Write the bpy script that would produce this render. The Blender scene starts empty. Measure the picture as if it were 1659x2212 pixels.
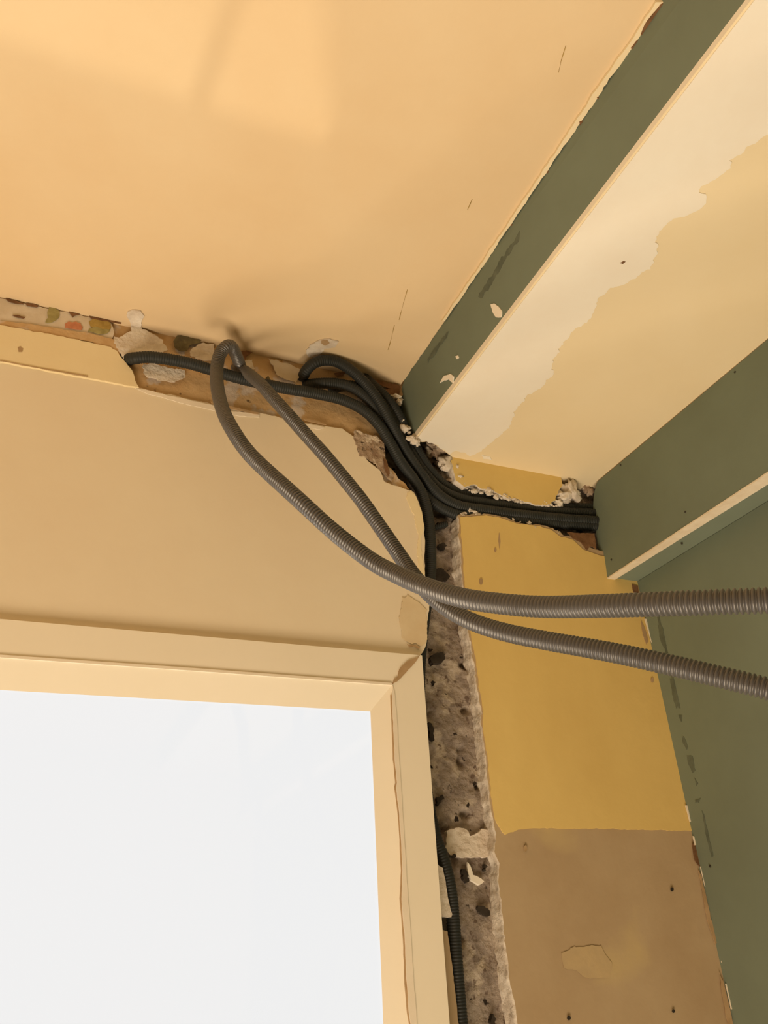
import bpy, bmesh, math, random
from mathutils import Vector, Matrix, noise

# ------------------------------------------------------------------ camera
S = 1.2            # metres per survey unit
CAM_H = 1.66
W, H = 1659.0, 2212.0
CX, CY, F = W / 2, H / 2, 1737.0
vz = Vector((650 - CX, CY + 2076, -F)).normalized()
vy = Vector((10 - CX, CY - 2105, -F)).normalized()
vy = (vy - vz * vy.dot(vz)).normalized()
vx = vy.cross(vz)
ROT = Matrix((vx, vy, vz))            # camera frame -> room frame
ORG = Vector((0, 0, CAM_H))
scene = bpy.context.scene
C = scene.collection
cd = bpy.data.cameras.new('camera')
cd.sensor_fit = 'VERTICAL'; cd.sensor_height = 36.0; cd.sensor_width = 27.0
cd.lens = F / H * 36.0
cd.clip_start = 0.01
cam = bpy.data.objects.new('camera', cd); C.objects.link(cam)
cam.matrix_world = Matrix.Translation(ORG) @ ROT.to_4x4()
scene.camera = cam

# ------------------------------------------------------------------ world, lights, exposure
w = bpy.data.worlds.new('world'); scene.world = w; w.use_nodes = True
w.node_tree.nodes['Background'].inputs[0].default_value = (1.0, 1.0, 1.0, 1)
w.node_tree.nodes['Background'].inputs[1].default_value = 0.915

def light(name, kind, loc, energy, col, size=0.1, target=None, spread=None):
    ld = bpy.data.lights.new(name, kind); ld.energy = energy; ld.color = col
    if kind == 'AREA':
        ld.shape = 'DISK'; ld.size = size
        if spread: ld.spread = spread
    else:
        ld.shadow_soft_size = size
    o = bpy.data.objects.new(name, ld); C.objects.link(o); o.location = loc
    if target is not None:
        o.rotation_euler = (Vector(target) - Vector(loc)).to_track_quat('-Z', 'Y').to_euler()
    return o

WARM = (1.0, 0.80, 0.57)
light('work_lamp', 'AREA', (-0.52, -0.14, 0.25), 20, WARM, 0.85, (-0.15, 0.25, 2.4), math.radians(150))
light('conduit_fill_light', 'AREA', (0.22, 0.20, 0.12), 6.4, WARM, 0.45, (0.2, 0.3, 2.4), math.radians(120))  # added light from below for highlights on the conduit undersides; no lamp stands here
light('next_room_lamp', 'POINT', (0.77 * S, 1.80 * S, 0.10), 66.0, (1.0, 0.82, 0.58), 0.05)

scene.view_settings.view_transform = 'Standard'
scene.view_settings.look = 'None'
scene.view_settings.exposure = 0.0
scene.view_settings.gamma = 1.0
scene.view_settings.use_curve_mapping = False
scene.cycles.max_bounces = 8

# ------------------------------------------------------------------ survey helpers
def ray(x, y):
    return ROT @ Vector(((x - CX) / F, (CY - y) / F, -1.0))
def at(x, y, depth):                      # point at a distance along the view axis, survey units
    return ORG + ray(x, y) * depth * S
def onplane(x, y, p, n):
    r = ray(x, y); n = Vector(n)
    return ORG + r * ((Vector(p) - ORG).dot(n) / r.dot(n))
def onY(x, y, Y):
    r = ray(x, y); return ORG + r * (Y * S / r.y)
def onZ(x, y, z):
    r = ray(x, y); return ORG + r * (z * S / r.z)
def uv(X, Y, Z):                          # survey units -> room metres
    return ORG + Vector((X, Y, Z)) * S

DW = 0.7213      # face of the wall with the window
YW = 0.742       # face of the yellow wall
MS = 0.762       # bare masonry behind the plaster
HC = 0.6167      # ceiling
HB = 0.5359      # underside of the beam
HL = 0.395       # underside of the lower boxing
XG = 0.674       # green wall

# ------------------------------------------------------------------ materials
def rgb(c): return (c[0], c[1], c[2], 1)
def material(name, base, dark=None, amt=0.5, scale=3.0, rough=0.85, bump=0.15, bscale=60, spots=None, spec=0.25, streak=None):
    m = bpy.data.materials.new(name); m.use_nodes = True
    nt = m.node_tree; N = nt.nodes; L = nt.links
    b = N['Principled BSDF']
    b.inputs['Roughness'].default_value = rough
    b.inputs['Specular IOR Level'].default_value = spec
    tc = N.new('ShaderNodeTexCoord')
    src = tc.outputs['Object']
    n1 = N.new('ShaderNodeTexNoise'); n1.inputs['Scale'].default_value = scale
    n1.inputs['Detail'].default_value = 6; n1.inputs['Roughness'].default_value = 0.6
    if streak:
        mp = N.new('ShaderNodeMapping'); mp.inputs['Scale'].default_value = streak
        L.new(src, mp.inputs[0]); L.new(mp.outputs[0], n1.inputs['Vector'])
    else:
        L.new(src, n1.inputs['Vector'])
    r = N.new('ShaderNodeValToRGB')
    r.color_ramp.elements[0].position = 0.32; r.color_ramp.elements[1].position = 0.68
    d = dark or tuple(x * 0.85 for x in base)
    dd = tuple(base[i] * (1 - amt) + d[i] * amt for i in range(3))
    r.color_ramp.elements[0].color = rgb(dd); r.color_ramp.elements[1].color = rgb(base)
    L.new(n1.outputs['Fac'], r.inputs[0])
    out = r.outputs[0]
    for sp in (spots or []):               # (scale, threshold, width, colour)
        n2 = N.new('ShaderNodeTexNoise'); n2.inputs['Scale'].default_value = sp[0]; n2.inputs['Detail'].default_value = 4
        mp2 = N.new('ShaderNodeMapping'); mp2.inputs['Location'].default_value = (sp[0], 3.1, 7.7)
        L.new(src, mp2.inputs[0]); L.new(mp2.outputs[0], n2.inputs['Vector'])
        r2 = N.new('ShaderNodeValToRGB')
        r2.color_ramp.elements[0].position = sp[1]; r2.color_ramp.elements[1].position = sp[1] + sp[2]
        r2.color_ramp.elements[0].color = (0, 0, 0, 1); r2.color_ramp.elements[1].color = (1, 1, 1, 1)
        L.new(n2.outputs['Fac'], r2.inputs[0])
        mx = N.new('ShaderNodeMixRGB'); mx.inputs[2].default_value = rgb(sp[3])
        L.new(r2.outputs[0], mx.inputs[0]); L.new(out, mx.inputs[1]); out = mx.outputs[0]
    L.new(out, b.inputs['Base Color'])
    if bump:
        n3 = N.new('ShaderNodeTexNoise'); n3.inputs['Scale'].default_value = bscale; n3.inputs['Detail'].default_value = 6
        L.new(src, n3.inputs['Vector'])
        bp = N.new('ShaderNodeBump'); bp.inputs['Strength'].default_value = bump; bp.inputs['Distance'].default_value = 0.004
        L.new(n3.outputs['Fac'], bp.inputs['Height']); L.new(bp.outputs[0], b.inputs['Normal'])
    return m

M = {}
M['ceiling'] = material('ceiling_paint', (0.77, 0.61, 0.39), (0.73, 0.55, 0.33), 0.8, 5, bump=0.06, bscale=90)
M['skin'] = material('cream_wall_paint', (0.83, 0.74, 0.57), (0.79, 0.68, 0.51), 0.8, 5, bump=0.08, bscale=50)
M['band'] = material('band_paint', (0.86, 0.74, 0.48), (0.81, 0.67, 0.41), 0.8, 8, bump=0.10, bscale=60)
M['old_plaster'] = material('old_plaster', (0.62, 0.44, 0.24), (0.52, 0.33, 0.15), 1.0, 22, bump=0.5, bscale=90,
                            spots=[(26, 0.56, 0.05, (0.60, 0.50, 0.40)), (60, 0.68, 0.04, (0.16, 0.10, 0.05))])
M['wallpaper'] = material('floral_wallpaper', (0.72, 0.64, 0.52), (0.55, 0.45, 0.32), 0.8, 30, bump=0.2, bscale=80)
M['white'] = material('white_plaster', (0.82, 0.76, 0.67), (0.58, 0.49, 0.39), 0.9, 45, bump=0.8, bscale=110)
M['rubble'] = material('broken_plaster', (0.56, 0.45, 0.34), (0.24, 0.15, 0.09), 1.0, 60, bump=1.0, bscale=120,
                       spots=[(70, 0.62, 0.05, (0.09, 0.06, 0.04)), (50, 0.58, 0.06, (0.72, 0.62, 0.50))])
M['masonry'] = material('bare_masonry', (0.40, 0.34, 0.285), (0.17, 0.135, 0.11), 1.0, 42, rough=0.95, bump=1.0, bscale=130,
                        spots=[(38, 0.55, 0.10, (0.46, 0.395, 0.32)), (90, 0.61, 0.07, (0.15, 0.11, 0.085)), (60, 0.655, 0.03, (0.03, 0.022, 0.016))])
M['yellow'] = material('yellow_wall_paint', (0.80, 0.60, 0.225), (0.72, 0.52, 0.185), 1.0, 6, bump=0.12, bscale=45, streak=(1, 1, .6))
M['undercoat'] = material('taupe_undercoat', (0.50, 0.38, 0.235), (0.44, 0.32, 0.19), 1.0, 9, bump=0.12, bscale=50,
                          spots=[(7, 0.60, 0.12, (0.55, 0.42, 0.22))])
M['green'] = material('green_board', (0.195, 0.24, 0.185), (0.17, 0.205, 0.155), 1.0, 6, bump=0.03, rough=0.8)
M['smudge'] = material('dark_smudge', (0.14, 0.165, 0.125), (0.09, 0.11, 0.085), 1.0, 60, bump=0.03, rough=0.8)
M['soffit'] = material('soffit_paint', (0.86, 0.74, 0.51), (0.83, 0.70, 0.46), 1.0, 6, bump=0.05)
M['filler'] = material('filler', (0.90, 0.86, 0.76), (0.87, 0.81, 0.70), 0.9, 14, bump=0.08, bscale=60)
M['board_edge'] = material('board_edge', (0.80, 0.72, 0.58), (0.70, 0.60, 0.45), 1.0, 60, bump=0.3)
M['casing'] = material('casing_paint', (0.90, 0.83, 0.69), (0.87, 0.80, 0.65), 0.8, 8, rough=0.6, bump=0.03)
M['caulk'] = material('caulk', (0.88, 0.80, 0.67), (0.84, 0.75, 0.61), 0.8, 20, rough=0.6, bump=0.08)
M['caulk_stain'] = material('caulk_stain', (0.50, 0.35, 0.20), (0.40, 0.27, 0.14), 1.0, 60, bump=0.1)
M['brown'] = material('brown_paper', (0.26, 0.14, 0.07), (0.14, 0.07, 0.03), 1.0, 70, bump=0.6)
M['dark'] = material('dark_hole', (0.05, 0.04, 0.03), (0.02, 0.015, 0.01), 1.0, 60, bump=0.4)
M['screw'] = material('dark_screw', (0.05, 0.045, 0.035), (0.03, 0.03, 0.025), 1.0, 60, bump=0, rough=0.5)
M['leaf'] = material('leaf_print', (0.42, 0.36, 0.15), (0.28, 0.24, 0.09), 1.0, 120, bump=0.05)
M['petal'] = material('petal_print', (0.46, 0.32, 0.09), (0.30, 0.20, 0.05), 1.0, 150, bump=0.05)
M['fruit'] = material('fruit_print', (0.62, 0.27, 0.14), (0.46, 0.17, 0.09), 1.0, 110, bump=0.05)
M['mould'] = material('dark_print', (0.19, 0.16, 0.08), (0.10, 0.085, 0.05), 1.0, 120, bump=0.05)
M['conduit'] = material('grey_conduit', (0.088, 0.082, 0.078), (0.074, 0.069, 0.065), 0.8, 20, rough=0.38, bump=0, spec=0.9)
M['cable'] = material('dark_conduit', (0.025, 0.028, 0.027), (0.018, 0.021, 0.02), 0.8, 20, rough=0.55, bump=0, spec=0.35)
M['stain'] = material('yellowed_stain', (0.74, 0.62, 0.42), (0.70, 0.56, 0.36), 1.0, 40, bump=0.1)
M['plain'] = material('plain_room_paint', (0.66, 0.56, 0.40), None, 0.5, 3, bump=0.05)
M['floor'] = material('dusty_floor', (0.30, 0.22, 0.15), (0.22, 0.16, 0.1), 1.0, 5, bump=0.1)

g = bpy.data.materials.new('clear_glass'); g.use_nodes = True
nt = g.node_tree; nt.nodes.clear()
o_ = nt.nodes.new('ShaderNodeOutputMaterial'); mx = nt.nodes.new('ShaderNodeMixShader')
tr = nt.nodes.new('ShaderNodeBsdfTransparent'); gl = nt.nodes.new('ShaderNodeBsdfGlossy'); gl.inputs['Roughness'].default_value = 0.05
mx.inputs[0].default_value = 0.03
nt.links.new(tr.outputs[0], mx.inputs[1]); nt.links.new(gl.outputs[0], mx.inputs[2]); nt.links.new(mx.outputs[0], o_.inputs[0])
M['glass'] = g

# ------------------------------------------------------------------ object helpers
def link(name, me, mats, parent=None):
    o = bpy.data.objects.new(name, me); C.objects.link(o)
    for m in (mats if isinstance(mats, (list, tuple)) else [mats]): me.materials.append(m)
    if parent is not None: o.parent = parent
    return o
def struct(o):
    o['kind'] = 'structure'; return o
def tag(o, label, cat, group=None):
    o['label'] = label; o['category'] = cat
    if group: o['group'] = group
    return o
def empty(name, loc):
    o = bpy.data.objects.new(name, None); C.objects.link(o); o.location = loc
    o.empty_display_size = 0.05
    return o
def to_parent(o):                       # keep world placement under an Empty that is only translated
    o.location = -o.parent.location
    return o
def jagged(pts, amp, seed, step=0.004, flags=None):
    if flags is not None: flags = (list(flags) + [False] * 9)[:max(len(pts), len(flags))]
    """densify a closed 3-D outline and give it a torn edge; flags[i] False keeps edge i straight"""
    rnd = random.Random(seed); out = []
    n = len(pts)
    c = sum((Vector(p) for p in pts), Vector()) / n
    nrm = Vector((0, 0, 0))
    for i in range(n):
        a, b = Vector(pts[i]) - c, Vector(pts[(i + 1) % n]) - c
        nrm += a.cross(b)
    nrm.normalize()
    for i in range(n):
        a, b = Vector(pts[i]), Vector(pts[(i + 1) % n])
        out.append(a.copy())
        if flags is not None and not flags[i]: continue
        k = max(1, int((b - a).length / step))
        side = (b - a).normalized().cross(nrm)
        for j in range(1, k):
            p = a.lerp(b, j / k)
            v = noise.noise(p * 55 + Vector((seed, 0, 0))) * 1.3 + noise.noise(p * 190 + Vector((0, seed, 0))) * 0.9 + rnd.uniform(-.3, .3)
            out.append(p + side * v * amp)
    return out
def slab_mesh(name, outline, off, rim=None, rim_amp=0.0, seed=1):
    """solid sheet: outline (closed, 3-D) plus the vector to its back face"""
    bm = bmesh.new(); off = Vector(off); rnd = random.Random(seed)
    f = [bm.verts.new(p) for p in outline]
    b = [bm.verts.new(Vector(p) + off + Vector((noise.noise(Vector(p) * 40 + Vector((seed, 1, 2))), 0, noise.noise(Vector(p) * 40 + Vector((5, seed, 2))))) * rim_amp * 3) for p in outline]
    e = [bm.edges.new((f[i], f[(i + 1) % len(f)])) for i in range(len(f))]
    bmesh.ops.triangle_fill(bm, use_beauty=True, use_dissolve=False, edges=e)
    e2 = [bm.edges.new((b[i], b[(i + 1) % len(b)])) for i in range(len(b))]
    bmesh.ops.triangle_fill(bm, use_beauty=True, use_dissolve=False, edges=e2)
    n = len(f); rings = [f]
    if rim_amp:
        for kk in (.2, .4, .6, .8):
            ring = []
            for i in range(n):
                p = f[i].co.lerp(b[i].co, kk)
                v = Vector((noise.noise(p * 230), noise.noise(p * 120 + Vector((3, 3, 3))) * .4, noise.noise(p * 230 + Vector((7, 1, 7))))) * rim_amp * 1.3
                v += Vector((noise.noise(p * 70 + Vector((2, 9, 4))), 0, noise.noise(p * 70 + Vector((4, 2, 9))))) * rim_amp * 1.2
                ring.append(bm.verts.new(p + v))
            rings.append(ring)
    rings.append(b)
    for ra, rb in zip(rings, rings[1:]):
        for i in range(n):
            j = (i + 1) % n
            q = bm.faces.new((ra[i], ra[j], rb[j], rb[i]))
            q.material_index = 1 if rim else 0
            q.smooth = bool(rim_amp)
    bmesh.ops.recalc_face_normals(bm, faces=bm.faces)
    me = bpy.data.meshes.new(name); bm.to_mesh(me); bm.free()
    return me
def slab(name, outline, off, mat, parent=None, rim=None, rim_amp=0.0, seed=1):
    me = slab_mesh(name, outline, off, rim, rim_amp, seed)
    return link(name, me, [mat, rim] if rim else [mat], parent)
def box(name, lo, hi, mat, parent=None):
    a, b = Vector(lo), Vector(hi)
    pts = [(a.x, a.y, a.z), (b.x, a.y, a.z), (b.x, b.y, a.z), (a.x, b.y, a.z)]
    return slab(name, pts, (0, 0, b.z - a.z), mat, parent)
def blob(c, r, seed, amp=0.35, sub=3, flat=None):
    bm = bmesh.new(); bmesh.ops.create_icosphere(bm, subdivisions=sub, radius=1)
    for v in bm.verts:
        d = 1 + noise.noise(v.co * 1.7 + Vector((seed, 0, 0))) * amp * 1.6 + noise.noise(v.co * 4.5 + Vector((0, seed, 0))) * amp * .7
        v.co = Vector((v.co.x * r[0], v.co.y * r[1], v.co.z * r[2])) * d + Vector(c)
    me = bpy.data.meshes.new('b'); bm.to_mesh(me); bm.free()
    return me
def merge(name, meshes, mat, parent=None, smooth=True):
    bm = bmesh.new()
    for m in meshes: bm.from_mesh(m)
    if smooth:
        for f in bm.faces: f.smooth = True
    me = bpy.data.meshes.new(name); bm.to_mesh(me); bm.free()
    return link(name, me, mat, parent)
def splat(name, px, proj, off, mat, parent=None, amp=0.0015, seed=3, step=0.003):
    return slab(name, jagged([proj(*p) for p in px], amp, seed, step), off, mat, parent)

# ------------------------------------------------------------------ room shell
YB = -1.5; XL = -1.2
floor = struct(box('floor', (XL - .1, YB - .1, -0.06), (XG * S + .12, MS * S + .1, 0.0), M['floor']))
struct(box('wall_left', (XL - .1, YB, 0), (XL, DW * S, uv(0, 0, HC).z + .02), M['plain']))
struct(box('wall_front', (XL - .1, YB - .1, 0), (XG * S + .12, YB, uv(0, 0, HC).z + .02), M['plain']))

# ceiling: plaster sheet whose right edge is torn along the beam
zc = uv(0, 0, HC).z
edge = [onZ(1430, 0, HC), onZ(1100, 485, HC), onZ(905, 777, HC), onZ(868, 829, HC)]
for p in edge: p.x -= 0.0005
ce = [Vector((XL - .1, YB, zc)), Vector((edge[0].x, YB, zc))] + edge + [Vector((edge[-1].x, DW * S + .05, zc)), Vector((XL - .1, DW * S + .05, zc))]
ceiling = struct(slab('ceiling', jagged(ce, 0.0012, 5, 0.004, [False, False, True, True, True, False, False, False]), (0, 0, 0.06), M['ceiling']))
# ceiling above the boxings keeps the room closed
top = slab('upper_ceiling_slab', [Vector((edge[0].x - .01, YB, zc + .07)), Vector((XG * S + .12, YB, zc + .07)), Vector((XG * S + .12, MS * S + .1, zc + .07)), Vector((edge[0].x - .01, MS * S + .1, zc + .07))], (0, 0, .05), M['plain'], ceiling)

pc = lambda x, y: onZ(x, y, HC) - Vector((0, 0, 0.0004))
lip = [(1432, 0), (1380, 78), (1310, 176), (1250, 264), (1190, 352), (1130, 440), (1060, 545), (1000, 634), (960, 690), (954, 690), (992, 634), (1052, 545), (1122, 440), (1181, 352), (1238, 264), (1296, 176), (1366, 78), (1415, 0)]
splat('torn_lip', lip, pc, (0, 0, -0.003), M['soffit'], ceiling, 0.0010, 8, 0.004)
for i, poly in enumerate([[(1425, 4), (1434, 0), (1405, 42), (1390, 66), (1382, 70), (1396, 40)], [(1372, 84), (1384, 76), (1376, 92), (1366, 104), (1361, 98)],
                          [(1180, 366), (1192, 360), (1188, 372), (1180, 374)], [(1288, 205), (1294, 205), (1290, 212)], [(1250, 258), (1260, 254), (1252, 268)], [(978, 668), (984, 662), (972, 684), (966, 692)], [(1103, 480), (1110, 478), (1104, 488)]]):
    splat('brown_chip', poly, lambda x, y: onZ(x, y, HC) - Vector((0, 0, 0.0036)), (0, 0, -0.0012), M['brown'], ceiling, 0.0006, 11 + i, 0.003)
def crack(pts, wpx, mat, proj, parent, name='hairline_crack', off=(0, 0, -0.0004), seed=2):
    a = [(x - wpx / 2, y) for x, y in pts]; b = [(x + wpx / 2, y) for x, y in reversed(pts)]
    return splat(name, a + b, proj, off, mat, parent, 0.0005, seed, 0.006)
crack([(880, 625), (872, 652), (862, 690)], 1.0, M['petal'], pc, ceiling)
crack([(852, 702), (844, 735), (838, 755)], 1.0, M['petal'], pc, ceiling, seed=4)
crack([(1222, 98), (1212, 130), (1206, 156)], 1.0, M['petal'], pc, ceiling, seed=5)
crack([(1020, 430), (1010, 452)], 1.0, M['petal'], pc, ceiling, seed=6)
splat('plaster_smear', [(276, 672), (290, 668), (304, 670), (312, 680), (306, 692), (304, 716), (288, 716), (282, 696), (276, 684)], pc, (0, 0, -0.0016), M['white'], ceiling, 0.0018, 21, 0.003)
splat('plaster_smear', [(668, 745), (690, 733), (712, 730), (732, 736), (724, 748), (700, 752), (690, 768), (668, 770), (662, 758)], pc, (0, 0, -0.0016), M['white'], ceiling, 0.0018, 22, 0.003)
splat('plaster_hole', [(694, 733), (706, 731), (712, 738), (702, 744), (694, 739)], lambda x, y: pc(x, y) - Vector((0, 0, .0018)), (0, 0, -0.0004), M['caulk_stain'], ceiling, 0.0005, 23)

# masonry behind everything
def masonry():
    x0, x1, z0, z1 = 0.325, 0.70, -1.36, 0.64
    nx, nz = 150, 560
    bm = bmesh.new(); g = []
    for j in range(nz + 1):
        row = []
        t = j / nz; zz = z0 + (z1 - z0) * (t ** 0.7)
        for i in range(nx + 1):
            X = x0 + (x1 - x0) * i / nx
            p = uv(X, MS, zz)
            d = noise.noise(p * 14) * 0.004 + noise.noise(p * 42) * 0.0028 + noise.noise(p * 120) * 0.0014
            pit = noise.noise(p * 48 + Vector((9, 2, 4)))
            if pit > 0.42: d += (pit - 0.42) * 0.05
            row.append(bm.verts.new(p + Vector((0, d, 0))))
        g.append(row)
    for j in range(nz):
        for i in range(nx):
            f = bm.faces.new((g[j][i], g[j][i + 1], g[j + 1][i + 1], g[j + 1][i])); f.smooth = True
    b = []
    bmesh.ops.recalc_face_normals(bm, faces=bm.faces)
    me = bpy.data.meshes.new('wall_back'); bm.to_mesh(me); bm.free()
    return me
wall_back = struct(link('wall_back', masonry(), M['masonry']))

# old plaster layer under the torn edges of the window wall, with the window opening left out
X0w, X1w, Z0w, Z1w = -0.62, 0.317, -0.42, 0.2333
px = lambda x, y: onY(x, y, DW)
def rect_pts(x0, x1, z0, z1, Y): return [uv(x0, Y, z0), uv(x1, Y, z0), uv(x1, Y, z1), uv(x0, Y, z1)]
XLw = XL / S
# right edge of the cream plaster, top to bottom (image survey)
right_edge = [(835, 1000), (850, 1012), (862, 1030), (880, 1044), (893, 1062), (903, 1082), (912, 1112), (917, 1140), (918, 1180), (917, 1215), (920, 1250), (925, 1285), (927, 1312), (922, 1345), (922, 1385), (917, 1402), (906, 1420)]
topedge = [(0, 776), (60, 790), (150, 806), (230, 822), (292, 836), (350, 850), (400, 860), (455, 872), (500, 884), (560, 892), (620, 906), (690, 918), (740, 926), (768, 945), (775, 975), (800, 1000), (822, 1018), (830, 1040), (848, 1048)]
zt = px(0, 776)
skin_out = [Vector((XL, zt.y, zt.z)), ] + [px(*p) for p in topedge] + [px(*p) for p in right_edge[4:]]
fl = [False] + [True] * (len(skin_out) - 2) + [False]
xr = skin_out[-1].x
skin_out += [Vector((xr, DW * S, uv(0, 0, Z1w).z)), uv(X0w, DW, Z1w), uv(X0w, DW, -1.36), uv(XLw, DW, -1.36)]
fl += [False] * 4
M_skin = slab('cream_plaster_layer', jagged(skin_out, 0.0013, 3, 0.004, fl), (0, 0.004, 0), M['skin'], wall_back, M['white'], 0.0004)
base_out = [uv(XLw, DW, HC + .01), uv(0.372, DW, HC + .01), px(872, 850), px(848, 895), px(832, 930), px(833, 965), px(836, 990)] + [px(*p) for p in right_edge[:]]
fb = [False, False] + [True] * (4 + len(right_edge))
base_out += [Vector((px(906, 1420).x, DW * S, uv(0, 0, Z1w).z)), uv(X0w, DW, Z1w), uv(X0w, DW, -1.36), uv(XLw, DW, -1.36)]
fb += [False] * 4
base_out = [p + Vector((0, 0.004, 0)) for p in jagged(base_out, 0.0016, 4, 0.004, fb)]
slab('old_plaster_layer', base_out, (0, 0.045, 0), M['old_plaster'], wall_back, M['rubble'], 0.0015)
# plaster left beside and under the window
jx = px(912, 1420).x
slab('plaster_pier', [Vector((uv(.316, 0, 0).x, DW * S, uv(0, 0, .235).z)), Vector((jx - .0005, DW * S, uv(0, 0, .235).z)), Vector((jx - .0005, DW * S, 0)), Vector((uv(.316, 0, 0).x, DW * S, 0))], (0, 0.05, 0), M['skin'], wall_back)
slab('plaster_apron', rect_pts(X0w - .02, .317, -1.36, Z0w, DW), (0, 0.05, 0), M['skin'], wall_back)
# white bits of plaster left between casing and cable, lower part
pz = lambda x, y: onY(x, y, 0.735)
splat('plaster_remnant', [(942, 1856), (948, 1870), (957, 1875), (963, 1905), (970, 1950), (977, 1975), (975, 1981), (955, 1980), (935, 1978), (930, 1856)], pz, (0, .02, 0), M['white'], wall_back, 0.0006, 31, 0.003)
splat('plaster_remnant', [(955, 2008), (967, 2012), (973, 2060), (980, 2110), (986, 2165), (991, 2212), (996, 2280), (940, 2280), (940, 2008)], pz, (0, .02, 0), M['undercoat'], wall_back, 0.0006, 32, 0.003)

# cornice band and wallpaper strip
yb = DW - 0.0028
pb = lambda x, y: onY(x, y, yb)
bt = pb(0, 702); bb = pb(0, 781)
band_out = [Vector((XL, bt.y, bt.z)), pb(0, 702), pb(80, 717), pb(160, 732), pb(238, 749), pb(252, 757), pb(262, 772), pb(276, 789), pb(288, 806), pb(292, 822), pb(300, 836), pb(220, 822), pb(120, 803), pb(0, 781), Vector((XL, bb.y, bb.z))]
slab('cornice_band', jagged(band_out, 0.0010, 6, 0.004, [False] + [True] * 12 + [False, False]), (0, 0.009, 0), M['band'], wall_back)
pw = lambda x, y: onY(x, y, DW - .0005)
for poly in [[(38, 750), (44, 748), (50, 753), (48, 760), (40, 760)]]:
    splat('screw_hole', poly, lambda x, y: onY(x, y, yb - .0004), (0, .0008, 0), M['caulk_stain'], wall_back, 0.0003, 9)
wt = pw(0, 644)
wp = [Vector((XL, wt.y, wt.z)), pw(0, 644), pw(80, 662), pw(160, 678), pw(238, 694), pw(246, 715), pw(240, 742), pw(246, 762), pw(0, 722), Vector((XL, wt.y, pw(0, 722).z))]
slab('wallpaper_strip', jagged(wp, 0.0008, 7, 0.004, [False] + [True] * 7 + [False] * 2), (0, .004, 0), M['wallpaper'], wall_back)
pp = lambda x, y: onY(x, y, DW - .0012)
def patch(name, poly, mat, amp=.0008, seed=1, proj=pp, th=.0008, parent=wall_back):
    lift = Vector((0, (seed % 29) * 0.00004, 0))       # overlapping scraps lie one on another
    return splat(name, poly, lambda x, y: proj(x, y) - lift, (0, th, 0), mat, parent, amp, seed, 0.0025)
patch('leaf_motif', [(106, 664), (118, 664), (128, 672), (128, 684), (120, 692), (108, 697), (98, 697), (104, 686), (102, 674)], M['leaf'], seed=41)
patch('fruit_motif', [(140, 700), (148, 695), (156, 697), (164, 695), (174, 699), (179, 708), (176, 713), (160, 711), (140, 708)], M['fruit'], seed=42)
patch('flower_motif', [(192, 695), (204, 689), (222, 691), (238, 697), (240, 708), (230, 714), (212, 712), (196, 706)], M['petal'], seed=43)
patch('leaf_motif', [(192, 711), (206, 706), (222, 712), (238, 712), (232, 720), (218, 722), (204, 719), (190, 716)], M['leaf'], seed=44)
patch('paper_tear', [(12, 645), (26, 648), (50, 655), (52, 658), (34, 656), (20, 652)], M['brown'], seed=45)
patch('paper_tear', [(55, 656), (72, 656), (84, 661), (80, 664), (58, 661)], M['brown'], seed=46)
patch('paper_tear', [(148, 674), (172, 679), (160, 683), (157, 686)], M['brown'], seed=47)
patch('paper_tear', [(26, 681), (40, 681), (55, 686), (50, 689), (34, 685)], M['brown'], seed=48)
patch('paper_tear', [(192, 683), (215, 688), (262, 697), (262, 700), (222, 694), (196, 688)], M['brown'], seed=49)
patch('paper_lower_strip', [(0, 694), (60, 700), (140, 714), (200, 722), (262, 738), (258, 768), (200, 740), (100, 722), (0, 706)], M['old_plaster'], seed=50)  # strip in old-plaster colour along the paper's lower edge
patch('plaster_dab', [(286, 694), (300, 692), (306, 712), (330, 722), (352, 735), (362, 756), (340, 768), (306, 764), (284, 775), (272, 780), (258, 762), (250, 745), (246, 728), (268, 724), (284, 716)], M['white'], .0025, seed=51)
patch('plaster_dab', [(308, 790), (330, 786), (360, 794), (398, 800), (400, 816), (378, 826), (340, 824), (315, 812)], M['white'], .0022, seed=52)
patch('plaster_dab', [(432, 744), (462, 744), (466, 780), (440, 780), (410, 768), (416, 752)], M['white'], .0022, seed=53)
patch('plaster_dab', [(525, 773), (545, 778), (552, 798), (540, 806), (525, 795)], M['white'], .0022, seed=54)
patch('plaster_dab', [(580, 775), (620, 785), (650, 800), (640, 828), (600, 812), (590, 790)], M['wallpaper'], .0022, seed=55)
patch('dark_motif', [(374, 738), (382, 726), (400, 724), (412, 732), (434, 736), (430, 742), (410, 746), (404, 758), (392, 760), (378, 752)], M['mould'], seed=56)
patch('dark_motif', [(516, 760), (532, 758), (545, 762), (532, 770), (530, 780), (520, 776)], M['brown'], seed=57)
patch('dark_motif', [(574, 815), (580, 812), (584, 819), (576, 821)], M['mould'], .0003, seed=58)
patch('paper_tear', [(722, 806), (750, 802), (742, 812), (728, 812)], M['brown'], .0012, seed=59)
patch('paper_tear', [(790, 815), (820, 822), (860, 832), (866, 838), (840, 838), (806, 828)], M['brown'], .0016, seed=60)
patch('paper_tear', [(835, 842), (862, 838), (862, 862), (856, 880), (846, 868)], M['brown'], .0016, seed=61)
ps = lambda x, y: onY(x, y, DW - .0006)
patch('torn_edge', [(766, 930), (790, 936), (816, 944), (830, 958), (832, 990), (838, 1010), (852, 1028), (846, 1040), (828, 1022), (812, 1002), (790, 988), (776, 985), (768, 960)], M['rubble'], .002, seed=62, proj=ps)
patch('torn_edge', [(888, 1058), (902, 1080), (912, 1110), (914, 1140), (910, 1180), (918, 1240), (908, 1245), (900, 1200), (902, 1150), (894, 1110), (884, 1090), (880, 1070)], M['band'], .002, seed=63, proj=ps)
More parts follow.
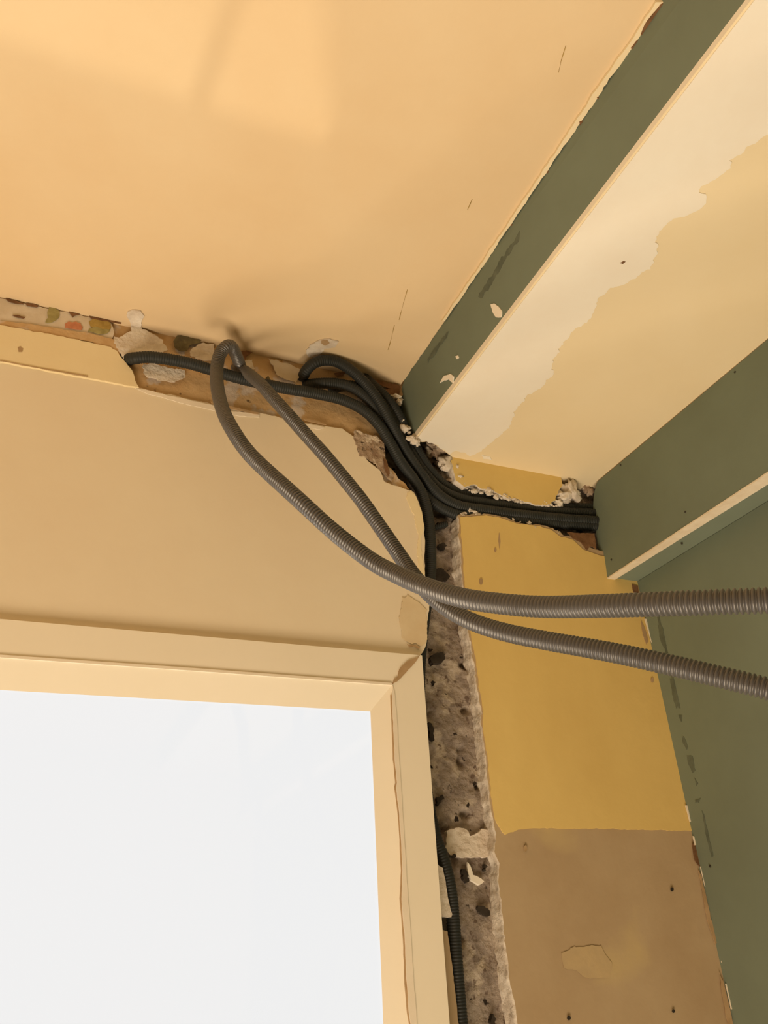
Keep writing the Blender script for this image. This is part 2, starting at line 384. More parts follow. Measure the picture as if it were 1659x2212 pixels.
patch('torn_edge', [(828, 990), (836, 996), (842, 1024), (838, 1030), (830, 1010)], M['brown'], .001, seed=64, proj=lambda x, y: onY(x, y, DW - .002))
patch('plaster_stain', [(868, 1290), (880, 1285), (922, 1318), (920, 1385), (912, 1395), (890, 1392), (868, 1378), (864, 1330)], M['stain'], .002, seed=65, proj=ps, th=.0004)
patch('crack_line', [(878, 1390), (884, 1394), (896, 1393), (908, 1400), (904, 1402), (894, 1396), (884, 1398)], M['caulk_stain'], .0006, seed=66, proj=lambda x, y: onY(x, y, DW - .0015), th=.0004)
patch('white_ridge', [(292, 838), (350, 850), (400, 862), (455, 874), (500, 888), (560, 896), (560, 902), (500, 896), (440, 882), (380, 868), (320, 852)], M['caulk'], .0010, seed=67, proj=ps)
patch('white_ridge', [(640, 912), (690, 920), (702, 924), (690, 928), (650, 922)], M['caulk'], .0008, seed=68, proj=ps)
patch('crack_line', [(655, 905), (680, 908), (705, 918), (690, 916), (660, 909)], M['caulk_stain'], .0006, seed=69, proj=lambda x, y: onY(x, y, DW - .0012))
patch('crack_line', [(455, 868), (500, 878), (562, 893), (556, 895), (500, 884), (458, 873)], M['caulk_stain'], .0006, seed=70, proj=lambda x, y: onY(x, y, DW - .0012))
patch('crack_line', [(0, 778), (90, 795), (190, 812), (190, 814), (90, 797), (0, 780)], M['caulk_stain'], .0003, seed=71, proj=lambda x, y: onY(x, y, yb - .0003))

# yellow wall: undercoat plaster with a yellow paint film over its upper part
py = lambda x, y: onY(x, y, YW)
left_edge = [(990, 1112), (992, 1150), (996, 1200), (1000, 1262), (1008, 1330), (1013, 1375), (1024, 1430), (1031, 1490), (1040, 1535), (1038, 1560), (1044, 1600), (1050, 1640), (1054, 1690), (1060, 1740), (1066, 1772), (1072, 1800), (1068, 1840), (1079, 1865), (1076, 1905), (1084, 1960), (1092, 2040), (1099, 2110), (1112, 2165), (1118, 2215)]
chase_low = [(1027, 1112), (1050, 1110), (1080, 1115), (1120, 1128), (1165, 1133), (1194, 1140), (1216, 1156), (1242, 1160), (1262, 1178), (1296, 1190)]
xg = XG * S
low = [py(*p) for p in left_edge][::-1] + [py(*p) for p in chase_low]
zl = low[-1].z
bl = low[0]
out = [Vector((bl.x, bl.y, 0)), ] + low + [Vector((xg + .03, YW * S, zl)), Vector((xg + .03, YW * S, 0))]
fo = [False] + [True] * (len(low) - 1) + [False] * 3
skin2 = jagged(out, 0.0016, 12, 0.0035, fo)
slab('taupe_plaster_layer', skin2, (0, (MS - YW) * S + .006, 0), M['undercoat'], wall_back, M['white'], 0.0016, 2)
pf = lambda x, y: onY(x, y, YW - .0008)
yt = [(1085, 1797), (1078, 1785), (1070, 1770), (1064, 1735), (1058, 1690), (1054, 1640), (1048, 1600), (1043, 1560), (1044, 1535), (1036, 1490), (1029, 1430), (1018, 1375), (1012, 1330), (1004, 1262), (1000, 1200), (996, 1150), (994, 1117), (1027, 1115), (1050, 1113), (1080, 1118), (1120, 1131), (1165, 1136), (1190, 1144), (1212, 1160), (1238, 1166), (1262, 1188), (1296, 1200)]
yl = [pf(*p) for p in yt]
e1 = pf(1500, 1795)
out = yl + [Vector((xg + .02, yl[-1].y, yl[-1].z)), Vector((xg + .02, e1.y, e1.z)), e1, pf(1300, 1790), pf(1150, 1789), pf(1120, 1792), pf(1098, 1800), pf(1092, 1803)]
slab('yellow_paint_layer', jagged(out, 0.0009, 13, 0.0035, [True] * 26 + [False] * 3 + [True] * 5), (0, .0014, 0), M['yellow'], wall_back)
# upper yellow piece between beam and cable chase
upl = [(973, 984), (978, 1012), (985, 1038), (1003, 1052), (1024, 1046), (1040, 1056), (1062, 1058), (1080, 1068), (1100, 1075), (1130, 1082), (1155, 1090), (1183, 1090), (1200, 1082), (1208, 1058), (1215, 1048)]
zt2 = uv(0, 0, HB).z + .01
up = [py(*p) for p in upl]
out = [Vector((up[0].x, YW * S, zt2))] + up + [Vector((up[-1].x, YW * S, zt2))]
slab('yellow_plaster_piece', jagged(out, 0.0016, 14, 0.003, [False] + [True] * (len(up) - 1) + [False, False]), (0, (MS - YW) * S + .004, 0), M['yellow'], wall_back, M['white'], 0.0014, 5)
# small lumps crumbling along the chase edges
def lumps(name, spots, mat, seed, Y=YW):
    ms = []
    for i, (x, y, r) in enumerate(spots):
        c = onY(x, y, Y); k = r * S * 0.0005; q1 = 1 + .5 * math.sin(i * 2.3); q2 = 1 + .45 * math.cos(i * 1.7)
        ms.append(blob(c, (k * q1, k * .8, k * q2 * .8), seed + i * 3.7, .5, 3))
    return merge(name, ms, mat, wall_back, True)
rnd = random.Random(5)
sp = []
for a, b, n in [((1003, 1053), (1110, 1080), 22), ((1110, 1080), (1200, 1092), 18), ((1000, 1112), (1110, 1122), 12), ((1110, 1124), (1215, 1155), 14), ((985, 1005), (1002, 1050), 12)]:
    for i in range(n):
        t = rnd.random(); sp.append((a[0] + (b[0] - a[0]) * t + rnd.uniform(-3, 3), a[1] + (b[1] - a[1]) * t + rnd.uniform(-4, 4), rnd.uniform(2.0, 6.0) * (1.6 if rnd.random() < .15 else 1)))
lumps('crumbled_plaster', sp, M['white'], 100, YW + .002)
sp = [(1232, 1062, 26), (1218, 1074, 18), (1246, 1070, 14), (1206, 1086, 10), (962, 1002, 16), (957, 1010, 10), (1022, 1106, 10), (1012, 1102, 8)]
lumps('plaster_lump', sp, M['white'], 200, YW + .004)
sp = [(940, 968, 26), (955, 975, 24), (930, 965, 18), (925, 975, 14), (968, 990, 14), (950, 1000, 16), (985, 1040, 14), (1265, 1050, 14), (1272, 1062, 12), (1284, 1050, 14)]
lumps('rubble_lump', sp, M['rubble'], 300, YW + .012)
sp = [(895, 950, 11), (887, 948, 9), (868, 912, 10), (874, 925, 10), (865, 900, 7), (884, 935, 6), (858, 858, 10), (863, 868, 8), (901, 957, 8)]
lumps('filler_lump', sp, M['white'], 400, DW - .004)
patch('brown_tear', [(1225, 1150), (1262, 1152), (1284, 1152), (1288, 1186), (1276, 1180), (1268, 1188), (1255, 1172), (1236, 1162)], M['brown'], .001, seed=72, proj=lambda x, y: onY(x, y, YW - .0005))
patch('brown_tear', [(1365, 1262), (1378, 1266), (1380, 1282), (1368, 1280)], M['brown'], .0008, seed=73, proj=lambda x, y: onY(x, y, YW - .0012))
patch('brown_tear', [(1384, 1340), (1392, 1355), (1400, 1385), (1396, 1392), (1388, 1370)], M['caulk_stain'], .0008, seed=74, proj=lambda x, y: onY(x, y, YW - .0012))
patch('brown_tear', [(1494, 1822), (1502, 1824), (1513, 1855), (1512, 1872), (1500, 1858)], M['brown'], .0008, seed=75, proj=lambda x, y: onY(x, y, YW - .0012))
patch('brown_tear', [(1508, 1880), (1516, 1895), (1535, 1985), (1550, 2030), (1545, 2040), (1528, 1990)], M['caulk_stain'], .0008, seed=76, proj=lambda x, y: onY(x, y, YW - .0012))
patch('brown_tear', [(1553, 2100), (1562, 2120), (1580, 2200), (1582, 2212), (1572, 2212), (1560, 2150)], M['caulk_stain'], .0008, seed=77, proj=lambda x, y: onY(x, y, YW - .0012))
for i, poly in enumerate([[(1392, 1337), (1398, 1338), (1416, 1400), (1411, 1402)], [(1480, 1740), (1486, 1740), (1494, 1775), (1489, 1775)], [(1496, 1806), (1501, 1808), (1505, 1825), (1500, 1826)], [(1512, 1872), (1518, 1872), (1545, 1990), (1541, 1992)], [(1551, 2040), (1555, 2040), (1562, 2080), (1558, 2080)], [(1566, 2125), (1570, 2125), (1582, 2180), (1578, 2180)]]):
    patch('pale_edge', poly, M['caulk'], .0003, seed=80 + i, proj=lambda x, y: onY(x, y, YW - .002), th=.001)
for i, (x, y, r) in enumerate([(1452, 1921, 4.5), (1455, 2184, 4), (1229, 2199, 5), (1039, 1256, 5), (1409, 1469, 4), (1135, 1833, 5), (1070, 1188, 3)]):
    m = M['dark'] if i < 3 else M['caulk_stain']
    patch('nail_hole', [(x + r * math.cos(a) * .8, y + r * math.sin(a) * (1 if i < 3 else 1.5)) for a in [k * math.pi / 4 for k in range(8)]], m, .0003, seed=90 + i, proj=lambda x, y: onY(x, y, YW - .0014), th=.0006)
patch('paint_patch', [(1212, 2058), (1240, 2044), (1298, 2042), (1310, 2065), (1322, 2085), (1316, 2112), (1270, 2112), (1245, 2095), (1216, 2092)], material('faded_paint', (0.545, 0.41, 0.225), (0.49, 0.37, 0.215), 1, 60), .0016, seed=99, proj=lambda x, y: onY(x, y, YW - .00012), th=.0001)
patch('plaster_scratch', [(1078, 1150), (1081, 1170), (1079, 1190), (1076, 1170)], M['caulk_stain'], .0003, seed=98, proj=pf, th=.0002)
# things on the masonry in the vertical chase
pm = lambda x, y: onY(x, y, MS - .004)
splat('white_plaster_patch', [(965, 1796), (985, 1788), (1008, 1792), (1015, 1806), (1030, 1800), (1040, 1790), (1058, 1792), (1062, 1820), (1060, 1850), (1020, 1853), (992, 1852), (975, 1850), (962, 1830)], pm, (0, .008, 0), M['white'], wall_back, .0020, 33, .003)
splat('white_plaster_patch', [(1010, 1862), (1016, 1870), (1022, 1890), (1040, 1898), (1046, 1904), (1036, 1912), (1018, 1902), (1010, 1885)], pm, (0, .008, 0), M['filler'], wall_back, .0008, 34, .003)
for i, poly in enumerate([[(998, 1878), (1006, 1878), (1009, 1895), (1013, 1905), (1005, 1903), (1001, 1890)], [(1033, 1956), (1040, 1958), (1050, 1962), (1059, 1976), (1054, 1980), (1044, 1974), (1038, 1972)], [(1048, 1866), (1054, 1872), (1050, 1882), (1047, 1878)], [(1065, 2190), (1072, 2200), (1070, 2212), (1062, 2212)], [(944, 1722), (956, 1716), (960, 1726), (948, 1740), (940, 1736)], [(955, 1142), (966, 1136), (968, 1128), (945, 1128), (938, 1142)],
                          [(925, 1225), (960, 1228), (972, 1244), (965, 1255), (925, 1255)], [(948, 1176), (958, 1172), (966, 1178), (962, 1186), (950, 1184)], [(930, 1420), (952, 1408), (964, 1412), (956, 1428), (935, 1436)], [(926, 1560), (940, 1572), (938, 1600), (928, 1590)], [(935, 1470), (942, 1474), (938, 1480)], [(970, 1848), (985, 1846), (986, 1850), (972, 1853)]]):
    splat('masonry_pit', poly, lambda x, y: onY(x, y, MS - .0055), (0, .008, 0), M['dark'], wall_back, .0022, 35 + i, .0016)

# ------------------------------------------------------------------ window (structure)
win = struct(box('window_1', uv(X0w, DW + .012, Z0w) + Vector((0, 0, 0)), uv(X0w + .02, DW + .03, Z1w), M['casing']))
cas_o = [(.3523, .2661), (.3173, .2333), (.2921, .2047)]
def mitre(name, a0, b0, a1, b1, mat, parent, back=.012):
    """four-sided mitred piece between outer points a and inner points b"""
    return slab(name, [a0, a1, b1, b0], (0, back, 0), mat, parent)
yo = DW - .006; yi = DW - .005; yd = DW + .004
xo = 0.3505; zo = .2652
def P(x, z, Y): return uv(x, Y, z)
# outer casing, slightly raised from the plaster
k = yo / DW
XO, ZO, XM, ZM = .3523 * k, .2661 * k, .3173 * k, .2333 * k
mitre('casing_head', P(-.70, ZO, yo), P(-.66, ZM, yo), P(XO, ZO, yo), P(XM, ZM, yo), M['casing'], win, .007)
mitre('casing_jamb', P(XO, ZO, yo), P(XM, ZM, yo), P(XO, -.50, yo), P(XM, -.47, yo), M['casing'], win, .007)
mitre('casing_jamb', P(-.70, ZO, yo), P(-.66, ZM, yo), P(-.70, -.50, yo), P(-.66, -.47, yo), M['casing'], win, .007)
mitre('casing_sill', P(-.70, -.50, yo), P(-.66, -.47, yo), P(XO, -.50, yo), P(XM, -.47, yo), M['casing'], win, .007)
# inner frame: splayed face running back to the glass
kd = yd / DW
XI, ZI = .2921 * kd, .2047 * kd
def splay(name, a, b, c, d, ox, oz):
    return slab(name, [a, b, c, d], (ox, .02, oz), M['casing'], win)
splay('frame_head', P(-.66, ZM, yo), P(XM, ZM, yo), P(XI, ZI, yd), P(-.63, ZI, yd), 0, .02)
splay('frame_jamb', P(XM, ZM, yo), P(XM, -.47, yo), P(XI, -.44, yd), P(XI, ZI, yd), .02, 0)
splay('frame_jamb', P(-.66, ZM, yo), P(-.66, -.47, yo), P(-.63, -.44, yd), P(-.63, ZI, yd), -.02, 0)
splay('frame_sill', P(-.66, -.47, yo), P(XM, -.47, yo), P(XI, -.44, yd), P(-.63, -.44, yd), 0, -.02)
slab('pane', [P(-.64, ZI + .006, yd + .0008), P(XI + .006, ZI + .006, yd + .0008), P(XI + .006, -.45, yd + .0008), P(-.64, -.45, yd + .0008)], (0, .003, 0), M['glass'], win)
# caulk bead in the corner between casing and frame
pq = lambda x, y: onY(x, y, yo - .0012)
bead = [(849, 1482), (853, 1500), (858, 1560), (861, 1620), (866, 1690), (871, 1770), (876, 1850), (881, 1930), (887, 2010), (892, 2090), (898, 2170), (905, 2280), (938, 2900)]
bl_ = [(930, 2900), (898, 2280), (884, 2190), (878, 2110), (875, 2030), (868, 1940), (870, 1880), (866, 1800), (861, 1740), (856, 1700), (858, 1690), (853, 1640), (850, 1560), (847, 1500)]
slab('caulk_bead', jagged([pq(*p) for p in bead + bl_], .0004, 15, .006), (0, .004, 0), M['caulk'], win)
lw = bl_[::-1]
slab('caulk_edge_line', jagged([pq(x, y) + Vector((0, .0012, 0)) for x, y in [(p[0] + .5, p[1]) for p in lw] + [(p[0] - 2.2, p[1]) for p in lw[::-1]]], .0003, 16, .006), (0, .003, 0), M['caulk_stain'], win)  # thin brown strip along the bead's left edge
slab('mitre_stain', jagged([pq(*p) for p in [(848, 1478), (852, 1466), (860, 1462), (864, 1444), (880, 1428), (902, 1420), (908, 1414), (896, 1432), (874, 1456), (858, 1472)]], .0004, 17, .003), (0, .003, 0), M['caulk_stain'], win)
slab('head_bead', [P(-.66, ZM + .0008, yo - .0012), pq(0, 1414), pq(420, 1443), pq(846, 1475), pq(848, 1480), pq(420, 1449), pq(0, 1420), P(-.66, ZM - .0018, yo - .0012)], (0, .004, 0), M['caulk'], win)

# ------------------------------------------------------------------ beam between the two ceilings
beam = empty('plasterboard_beam', uv(.36, DW, HB))
tag(beam, 'long boxed beam with grey-green side board and white filler along its underside', 'beam')
A0a, A0b = onZ(905, 775, HC), onZ(1430, 0, HC)
Aa, Ab = onZ(895, 951, HB), onZ(1625, 0, HB)
n_side = (A0b - A0a).cross(Aa - A0a).normalized()
psd = lambda x, y: onplane(x, y, A0a, n_side)
ext = lambda a, b: b + (b - a).normalized() * ((b.y - YB) / -(b - a).normalized().y)
f0, f1 = ext(A0a, A0b), ext(Aa, Ab)
sidep = [psd(893, 950), psd(880, 935), psd(868, 915), psd(862, 900), psd(864, 870), psd(868, 838), psd(876, 812), psd(892, 786), psd(905, 776)] + [f0 + Vector((0, 0, 0.004)), f1]
o = slab('side_board', jagged(sidep, .0006, 18, .003, [True] * 8 + [False] * 3), (.0125, 0, 0), M['green'], beam, M['filler'], 0); to_parent(o)
def addp(name, poly, proj, off, mat, parent, amp=.001, seed=1, step=.003):
    o = splat(name, poly, proj, off, mat, parent, amp, seed, step); to_parent(o); return o
psf = lambda x, y: psd(x, y) - Vector((.0004, 0, 0))
addp('filler_splat', [(1062, 658), (1070, 656), (1078, 662), (1086, 672), (1084, 686), (1074, 686), (1066, 674)], psf, (-.0012, 0, 0), M['filler'], beam, .001, 19)
addp('filler_splat', [(952, 828), (960, 814), (974, 808), (982, 814), (980, 828), (972, 820), (960, 822)], psf, (-.0012, 0, 0), M['filler'], beam, .001, 20)
addp('filler_splat', [(986, 770), (991, 768), (993, 773), (988, 776)], psf, (-.0012, 0, 0), M['filler'], beam, .0005, 20)
addp('smudge_line', [(1195, 398), (1200, 402), (1150, 478), (1105, 545), (1070, 602), (1040, 645), (1034, 642), (1066, 592), (1100, 535), (1146, 466)], psf, (-.0003, 0, 0), M['smudge'], beam, .003, 24, .004)
addp('smudge_line', [(958, 728), (970, 716), (966, 730), (948, 752), (936, 772), (925, 786), (924, 776), (940, 752)], psf, (-.0003, 0, 0), M['smudge'], beam, .002, 25, .004)
# underside
B_a, B_b = onZ(1280, 1046, HB), onZ(1659, 730, HB)
f2 = ext(B_a, B_b)
und = [onZ(893, 951, HB), onZ(912, 955, HB), onZ(930, 952, HB), onZ(950, 968, HB), onZ(974, 985, HB)]
und += [Vector((und[-1].x, MS * S, und[-1].z)), Vector((B_a.x + .012, MS * S, B_a.z)), Vector((f2.x + .012, YB, B_a.z)), Vector((f1.x, YB, f1.z))]
o = slab('bottom_board', jagged(und, .0006, 26, .003, [True] * 4 + [False] * 5), (0, 0, .0125), M['soffit'], beam, M['filler']); to_parent(o)
pu = lambda x, y: onZ(x, y, HB) - Vector((0, 0, .0002))
fedge = [(1659, 288), (1640, 300), (1620, 312), (1575, 345), (1578, 362), (1550, 382), (1510, 408), (1525, 430), (1500, 456), (1455, 470), (1418, 515), (1421, 545), (1405, 580), (1350, 612), (1318, 620), (1290, 645), (1270, 690), (1240, 712), (1205, 752), (1192, 790), (1196, 805), (1170, 835), (1140, 850), (1118, 880), (1100, 920), (1072, 945), (1035, 975), (1015, 984), (985, 972), (972, 980)]
fl_l = [(940, 958), (920, 950), (897, 951)]
fp = [pu(*p) for p in fedge] + [pu(*p) for p in fl_l]
fp2 = [Vector((f1.x + .001, YB, fp[0].z)), Vector((fp[0].x - .02, YB, fp[0].z)), Vector((fp[0].x + .01, fp[0].y - .3, fp[0].z))] + fp
o = slab('filler_coat', jagged(fp2, .0030, 27, .003, [False, False, True] + [True] * (len(fp) - 1) + [False]), (0, 0, -.0010), M['filler'], beam); to_parent(o)
addp('nail_mark', [(1339, 566), (1346, 562), (1351, 563), (1345, 568)], lambda x, y: pu(x, y) - Vector((0, 0, .001)), (0, 0, -.0004), M['brown'], beam, .0002, 28)
addp('filler_dab', [(1040, 982), (1058, 985), (1062, 992), (1044, 990)], pu, (0, 0, -.001), M['filler'], beam, .0012, 29)

# ------------------------------------------------------------------ lower boxing along the right wall
bx = empty('plasterboard_boxing', uv(.63, YW, HL))
tag(bx, 'lower grey-green plasterboard boxing with a pale cut edge, above the green wall', 'boxing')
Ca, Cb = onZ(1312, 1250, HL), onZ(1659, 1022, HL)
nb = (B_b - B_a).cross(Ca - B_a).normalized()
psb = lambda x, y: onplane(x, y, B_a, nb)
g0, g1 = ext(B_a, B_b), ext(Ca, Cb)
sp_ = [psb(1307, 1250), psb(1300, 1215), psb(1292, 1180), psb(1286, 1140), psb(1280, 1105), psb(1282, 1080), psb(1284, 1062), psb(1291, 1040), g0 + Vector((0, 0, .003)), g1]
o = slab('side_board', jagged(sp_, .0004, 30, .003, [True] * 7 + [False] * 3), (.0115, 0, 0), M['green'], bx, M['board_edge']); to_parent(o)
ed = [Ca + Vector((-.0003, 0, -.0004)), onZ(1322, 1256, HL) + Vector((0, 0, -.0004)), ext(onZ(1322, 1256, HL), onZ(1659, 1046, HL)), g1 + Vector((-.0003, 0, -.0004))]
o = slab('cut_edge', jagged(ed, .0004, 36, .004, [False, True, False, True]), (0, 0, .002), M['board_edge'], bx); o['label'] = 'pale cut edge of the board'; to_parent(o)
bi = onZ(1322, 1256, HL)
bo = [bi + Vector((0, 0, .0022)), Vector((bi.x, MS * S, bi.z + .0022)), Vector((xg + .1, MS * S, bi.z + .0022)), Vector((xg + .1, YB, bi.z + .0022)), Vector((g1.x + .009, YB, bi.z + .0022))]
o = slab('bottom_board', bo, (0, 0, .012), M['green'], bx); to_parent(o)
def screw(x, y, proj, nrm, parent, r=.0016):
    c = proj(x, y); nrm = Vector(nrm)
    bm = bmesh.new(); bmesh.ops.create_cone(bm, cap_ends=True, segments=14, radius1=r, radius2=r * .75, depth=.0012)
    rot = nrm.to_track_quat('Z', 'Y').to_matrix().to_4x4()
    bmesh.ops.transform(bm, matrix=Matrix.Translation(c + nrm * .0005) @ rot, verts=bm.verts)
    me = bpy.data.meshes.new('screw_head'); bm.to_mesh(me); bm.free()
    o = link('screw_head', me, M['screw'], parent)
    if parent.type == 'EMPTY': to_parent(o)
    return o
for x, y in [(1588, 804), (1341, 1005), (1481, 1106), (1321, 1209)]:
    screw(x, y, psb, (-1, 0, 0), bx)
screw(1473, 1174, lambda x, y: onZ(x, y, HL), (0, 0, -1), bx)

# ------------------------------------------------------------------ green wall
gy = onY(1379, 1272, YW)
wr = struct(box('wall_right', (xg, YB, 0), (xg + .0125, YW * S + .0, bi.z + .0015), M['green']))
struct(box('wall_right_core', (xg + .014, YB, 0), (xg + .12, MS * S + .1, bi.z - .001), M['plain']))
box('upper_wall_core', (xg + .104, YB, bi.z), (xg + .12, MS * S + .1, zc + .068), M['plain'], wr)
bpy.data.objects['wall_right_core'].parent = wr
if 'kind' in bpy.data.objects['wall_right_core']: del bpy.data.objects['wall_right_core']['kind']
bpy.data.objects['wall_right_core'].name = 'wall_core'
pg = lambda x, y: onplane(x, y, Vector((xg - .0002, 0, 0)), (1, 0, 0))
for i, poly in enumerate([[(1421, 1350), (1430, 1352), (1440, 1395), (1434, 1400), (1426, 1380)], [(1447, 1466), (1456, 1468), (1466, 1520), (1462, 1532), (1452, 1500)], [(1466, 1545), (1474, 1545), (1472, 1560)],
                          [(1484, 1632), (1496, 1634), (1502, 1664), (1496, 1670), (1487, 1650)], [(1476, 1590), (1486, 1612), (1484, 1620), (1474, 1600)], [(1500, 1680), (1508, 1692), (1504, 1698)], [(1502, 1728), (1514, 1724), (1510, 1734), (1502, 1734)], [(1516, 1750), (1521, 1760), (1541, 1850), (1537, 1852), (1524, 1800)]]):
    splat('scuff_mark', poly, pg, (-.0003, 0, 0), M['smudge'], wr, .0010, 110 + i, .003)
splat('ceiling_seam_mark', [(1419, 1330), (1424, 1330), (1470, 1530), (1466, 1530)], pg, (-.0002, 0, 0), M['smudge'], wr, .0006, 130, .006).name = 'seam_mark'
screw(1534, 1871, pg, (-1, 0, 0), wr, .0018)

# ------------------------------------------------------------------ conduits
def catmull(P_, n=14):
    out = []
    P_ = [P_[0] * 2 - P_[1]] + P_ + [P_[-1] * 2 - P_[-2]]
    for i in range(1, len(P_) - 2):
        p0, p1, p2, p3 = P_[i - 1:i + 3]
        for j in range(n):
            t = j / n
            out.append(0.5 * ((2 * p1) + (p2 - p0) * t + (2 * p0 - 5 * p1 + 4 * p2 - p3) * t * t + (3 * p1 - p0 - 3 * p2 + p3) * t ** 3))
    out.append(P_[-2].copy())
    return out
def resample(pts, step):
    out = [pts[0]]; acc = 0.0; prev = pts[0]
    for p in pts[1:]:
        d = (p - prev).length
        while acc + d >= step:
            t = (step - acc) / d
            prev = prev.lerp(p, t); out.append(prev); d = (p - prev).length; acc = 0
        acc += d; prev = p
    return out
PROF = [1.0, 1.0, 0.97, 0.82, 0.78, 0.90]
FINE = [1.0, 1.0, 0.985, 0.94, 0.93, 0.965]
def corrugated(name, pts, dia, pitch, mat, sides=18, prof=None):
    prof = prof or PROF
    path = resample(catmull(pts), pitch / len(prof))
    verts, faces = [], []
    T = (path[1] - path[0]).normalized()
    N_ = T.orthogonal().normalized()
    n = len(path)
    for i, p in enumerate(path):
        t = (path[min(i + 1, n - 1)] - path[max(i - 1, 0)]).normalized()
        q = T.rotation_difference(t); N_ = (q @ N_); N_ = (N_ - t * N_.dot(t)).normalized(); T = t
        B_ = t.cross(N_); r = dia / 2 * prof[i % len(prof)]
        for s in range(sides):
            a = 2 * math.pi * s / sides
            verts.append(p + (N_ * math.cos(a) + B_ * math.sin(a)) * r)
        if i:
            o0, o1 = (i - 1) * sides, i * sides
            for s in range(sides):
                s2 = (s + 1) % sides
                faces.append((o0 + s, o0 + s2, o1 + s2, o1 + s))
    # hollow open ends: short inner wall
    for base, idx in ((0, 0), ((n - 1) * sides, n - 1)):
        dirn = (path[1] - path[0]).normalized() if idx == 0 else (path[-2] - path[-1]).normalized()
        cpt = path[idx]; b0 = len(verts)
        for s in range(sides):
            v = verts[base + s]; verts.append(cpt + (v - cpt) * .8)
        for s in range(sides):
            verts.append(verts[b0 + s] + dirn * .02)
        for s in range(sides):
            s2 = (s + 1) % sides
            faces.append((base + s, base + s2, b0 + s2, b0 + s)); faces.append((b0 + s, b0 + s2, b0 + sides + s2, b0 + sides + s))
        faces.append(tuple(b0 + sides + s for s in range(sides)))
    me = bpy.data.meshes.new(name); me.from_pydata(verts, [], faces)
    me.polygons.foreach_set('use_smooth', [True] * len(me.polygons)); me.update()
    return link(name, me, mat)

D1 = 0.0137 * S
c1 = [(524, 806, .925), (517, 785, .90), (509, 765, .882), (499, 748, .868), (487, 750, .858), (474, 768, .85), (468, 800, .835), (470, 840, .80), (481, 885, .76), (500, 925, .73), (530, 970, .708), (565, 1007, .69), (640, 1075, .655), (720, 1148, .635), (800, 1210, .61), (855, 1240, .59), (920, 1268, .56), (1000, 1292, .53), (1090, 1305, .505), (1180, 1311, .485), (1300, 1309, .455), (1420, 1305, .432), (1540, 1301, .415), (1659, 1297, .402), (1850, 1290, .385), (2100, 1270, .37)]
def trail(pts, side):                  # the free end sags behind the viewer down to the floor
    e = pts[-1]
    return pts + [Vector((e.x + .04, e.y - .16, e.z - .02)), Vector((e.x + .07, e.y - .45, e.z - .22)), Vector((e.x + .05, e.y - .72, .75)), Vector((e.x - side, e.y - .80, .25)), Vector((e.x - side - .12, e.y - .78, .03))]
o = corrugated('corrugated_conduit', trail([at(*p) for p in c1], 0.0), D1, .00285 * S, M['conduit'], 20)
tag(o, 'upper grey ribbed conduit, arching over at the ceiling and leaving at the right edge', 'conduit', 'loose ribbed conduits hanging across the corner')
c2 = [(500, 800, .93), (512, 797, .915), (530, 803, .895), (560, 827, .86), (590, 860, .835), (620, 893, .815), (660, 938, .795), (700, 982, .775), (740, 1030, .76), (780, 1080, .742), (820, 1137, .725), (860, 1195, .705), (895, 1245, .68), (930, 1285, .655), (975, 1320, .632), (1030, 1347, .61), (1100, 1368, .588), (1180, 1384, .565), (1260, 1398, .545), (1350, 1415, .525), (1450, 1437, .505), (1550, 1461, .487), (1659, 1488, .47), (1850, 1540, .445), (2100, 1610, .42)]
o = corrugated('corrugated_conduit', trail([at(*p) for p in c2], 0.10), D1, .00285 * S, M['conduit'], 20)
tag(o, 'lower grey ribbed conduit, slanting across the cream wall and passing under the arching one', 'conduit', 'loose ribbed conduits hanging across the corner')

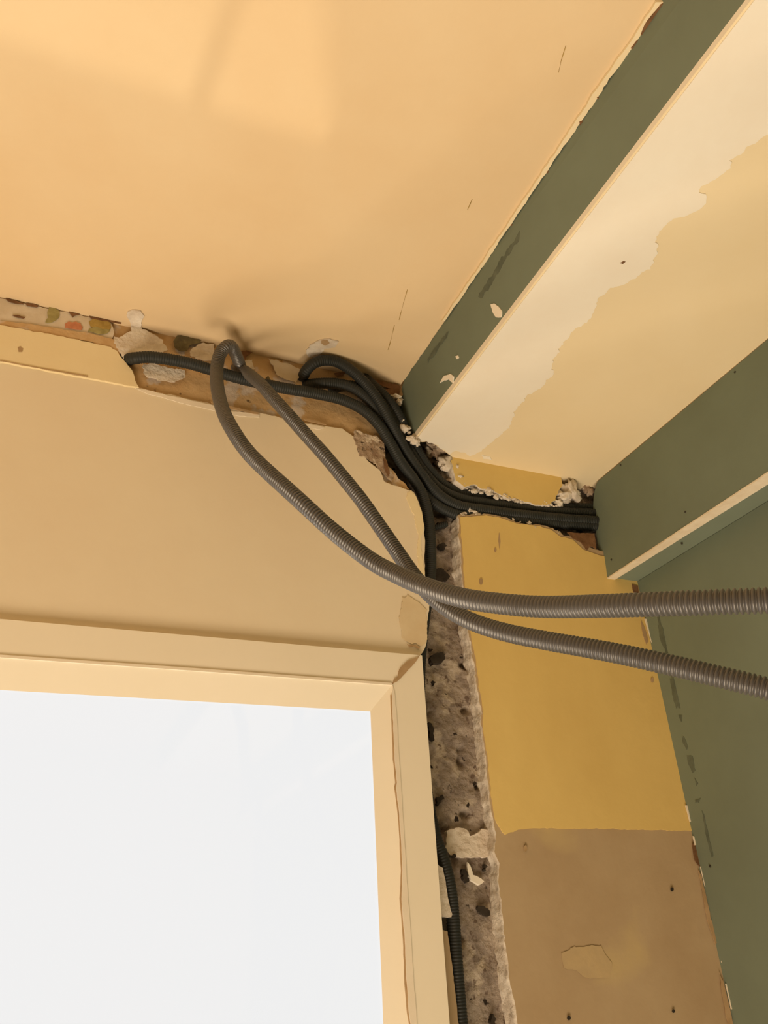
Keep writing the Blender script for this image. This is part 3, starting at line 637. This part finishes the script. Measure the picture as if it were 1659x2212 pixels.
D2 = 0.0132 * S
def cable(pts, label, n='corrugated_cable', to_floor=False):
    P3 = [onY(*p) for p in pts]
    if to_floor: P3 += [Vector((P3[-1].x, P3[-1].y, z)) for z in (P3[-1].z - .2, .7, .3, .02)]
    o = corrugated(n, P3, D2, .0026 * S, M['cable'], 14, FINE)
    tag(o, label, 'cable', 'dark conduits bundled in the wall chase'); return o
cable([(262, 778, .745), (275, 777, .728), (290, 774, .7125), (330, 772, .708), (400, 783, .707), (460, 800, .707), (520, 818, .707), (600, 836, .708), (680, 850, .709), (740, 864, .710), (785, 886, .711), (818, 918, .713), (842, 955, .718), (866, 998, .725), (893, 1035, .733), (913, 1070, .739), (925, 1115, .742), (930, 1180, .742), (929, 1250, .744), (916, 1340, .745), (906, 1450, .746), (908, 1580, .747), (922, 1720, .747), (938, 1800, .745), (958, 1860, .744), (972, 1920, .744), (979, 1990, .745), (985, 2080, .745), (992, 2170, .746), (1003, 2300, .746), (1015, 2450, .746)],
      'dark thin conduit emerging from the left wall band and dropping down beside the window casing', to_floor=True)
cable([(645, 826, .738), (655, 812, .720), (664, 797, .708), (680, 784, .700), (703, 778, .698), (730, 783, .698), (762, 803, .699), (792, 832, .701), (818, 866, .704), (840, 905, .710), (862, 948, .720), (888, 993, .731), (918, 1035, .741), (950, 1070, .745), (990, 1092, .747), (1050, 1102, .747), (1130, 1112, .747), (1210, 1120, .747), (1300, 1126, .747)],
      'dark conduit curling over in a small arch just under the ceiling before joining the bundle')
cable([(652, 834, .735), (668, 831, .722), (695, 828, .712), (730, 829, .710), (762, 838, .708), (790, 858, .709), (814, 888, .714), (836, 928, .722), (858, 972, .732), (884, 1018, .745), (912, 1060, .750), (945, 1092, .750), (990, 1112, .750), (1050, 1116, .750), (1130, 1126, .750), (1210, 1132, .750), (1300, 1138, .750)],
      'dark conduit poking out level below the small arch, lowest in the wall chase')
cable([(700, 846, .735), (725, 838, .722), (752, 833, .716), (782, 838, .714), (810, 856, .714), (836, 886, .716), (858, 925, .722), (882, 968, .733), (910, 1012, .744), (945, 1052, .749), (990, 1076, .751), (1050, 1087, .751), (1130, 1098, .751), (1210, 1106, .751), (1300, 1110, .751)],
      'dark conduit running through the middle of the bundle under the beam end')
cable([(775, 806, .730), (798, 826, .716), (822, 848, .712), (845, 873, .713), (862, 900, .717), (880, 935, .726), (902, 975, .738), (930, 1018, .748), (965, 1052, .754), (1010, 1070, .756), (1070, 1079, .756), (1130, 1088, .756), (1210, 1096, .756), (1300, 1098, .756)],
      'dark conduit nearest the green beam end, topmost in the wall chase')
# tiny stub of conduit sticking out of the masonry
stub = corrugated('conduit_stub', [onY(938, 1140, .754), onY(952, 1136, .750), onY(966, 1132, .746)], .0085, .0030, M['cable'], 12)
tag(stub, 'short dark stub poking from the bare masonry left of the yellow wall', 'stub')
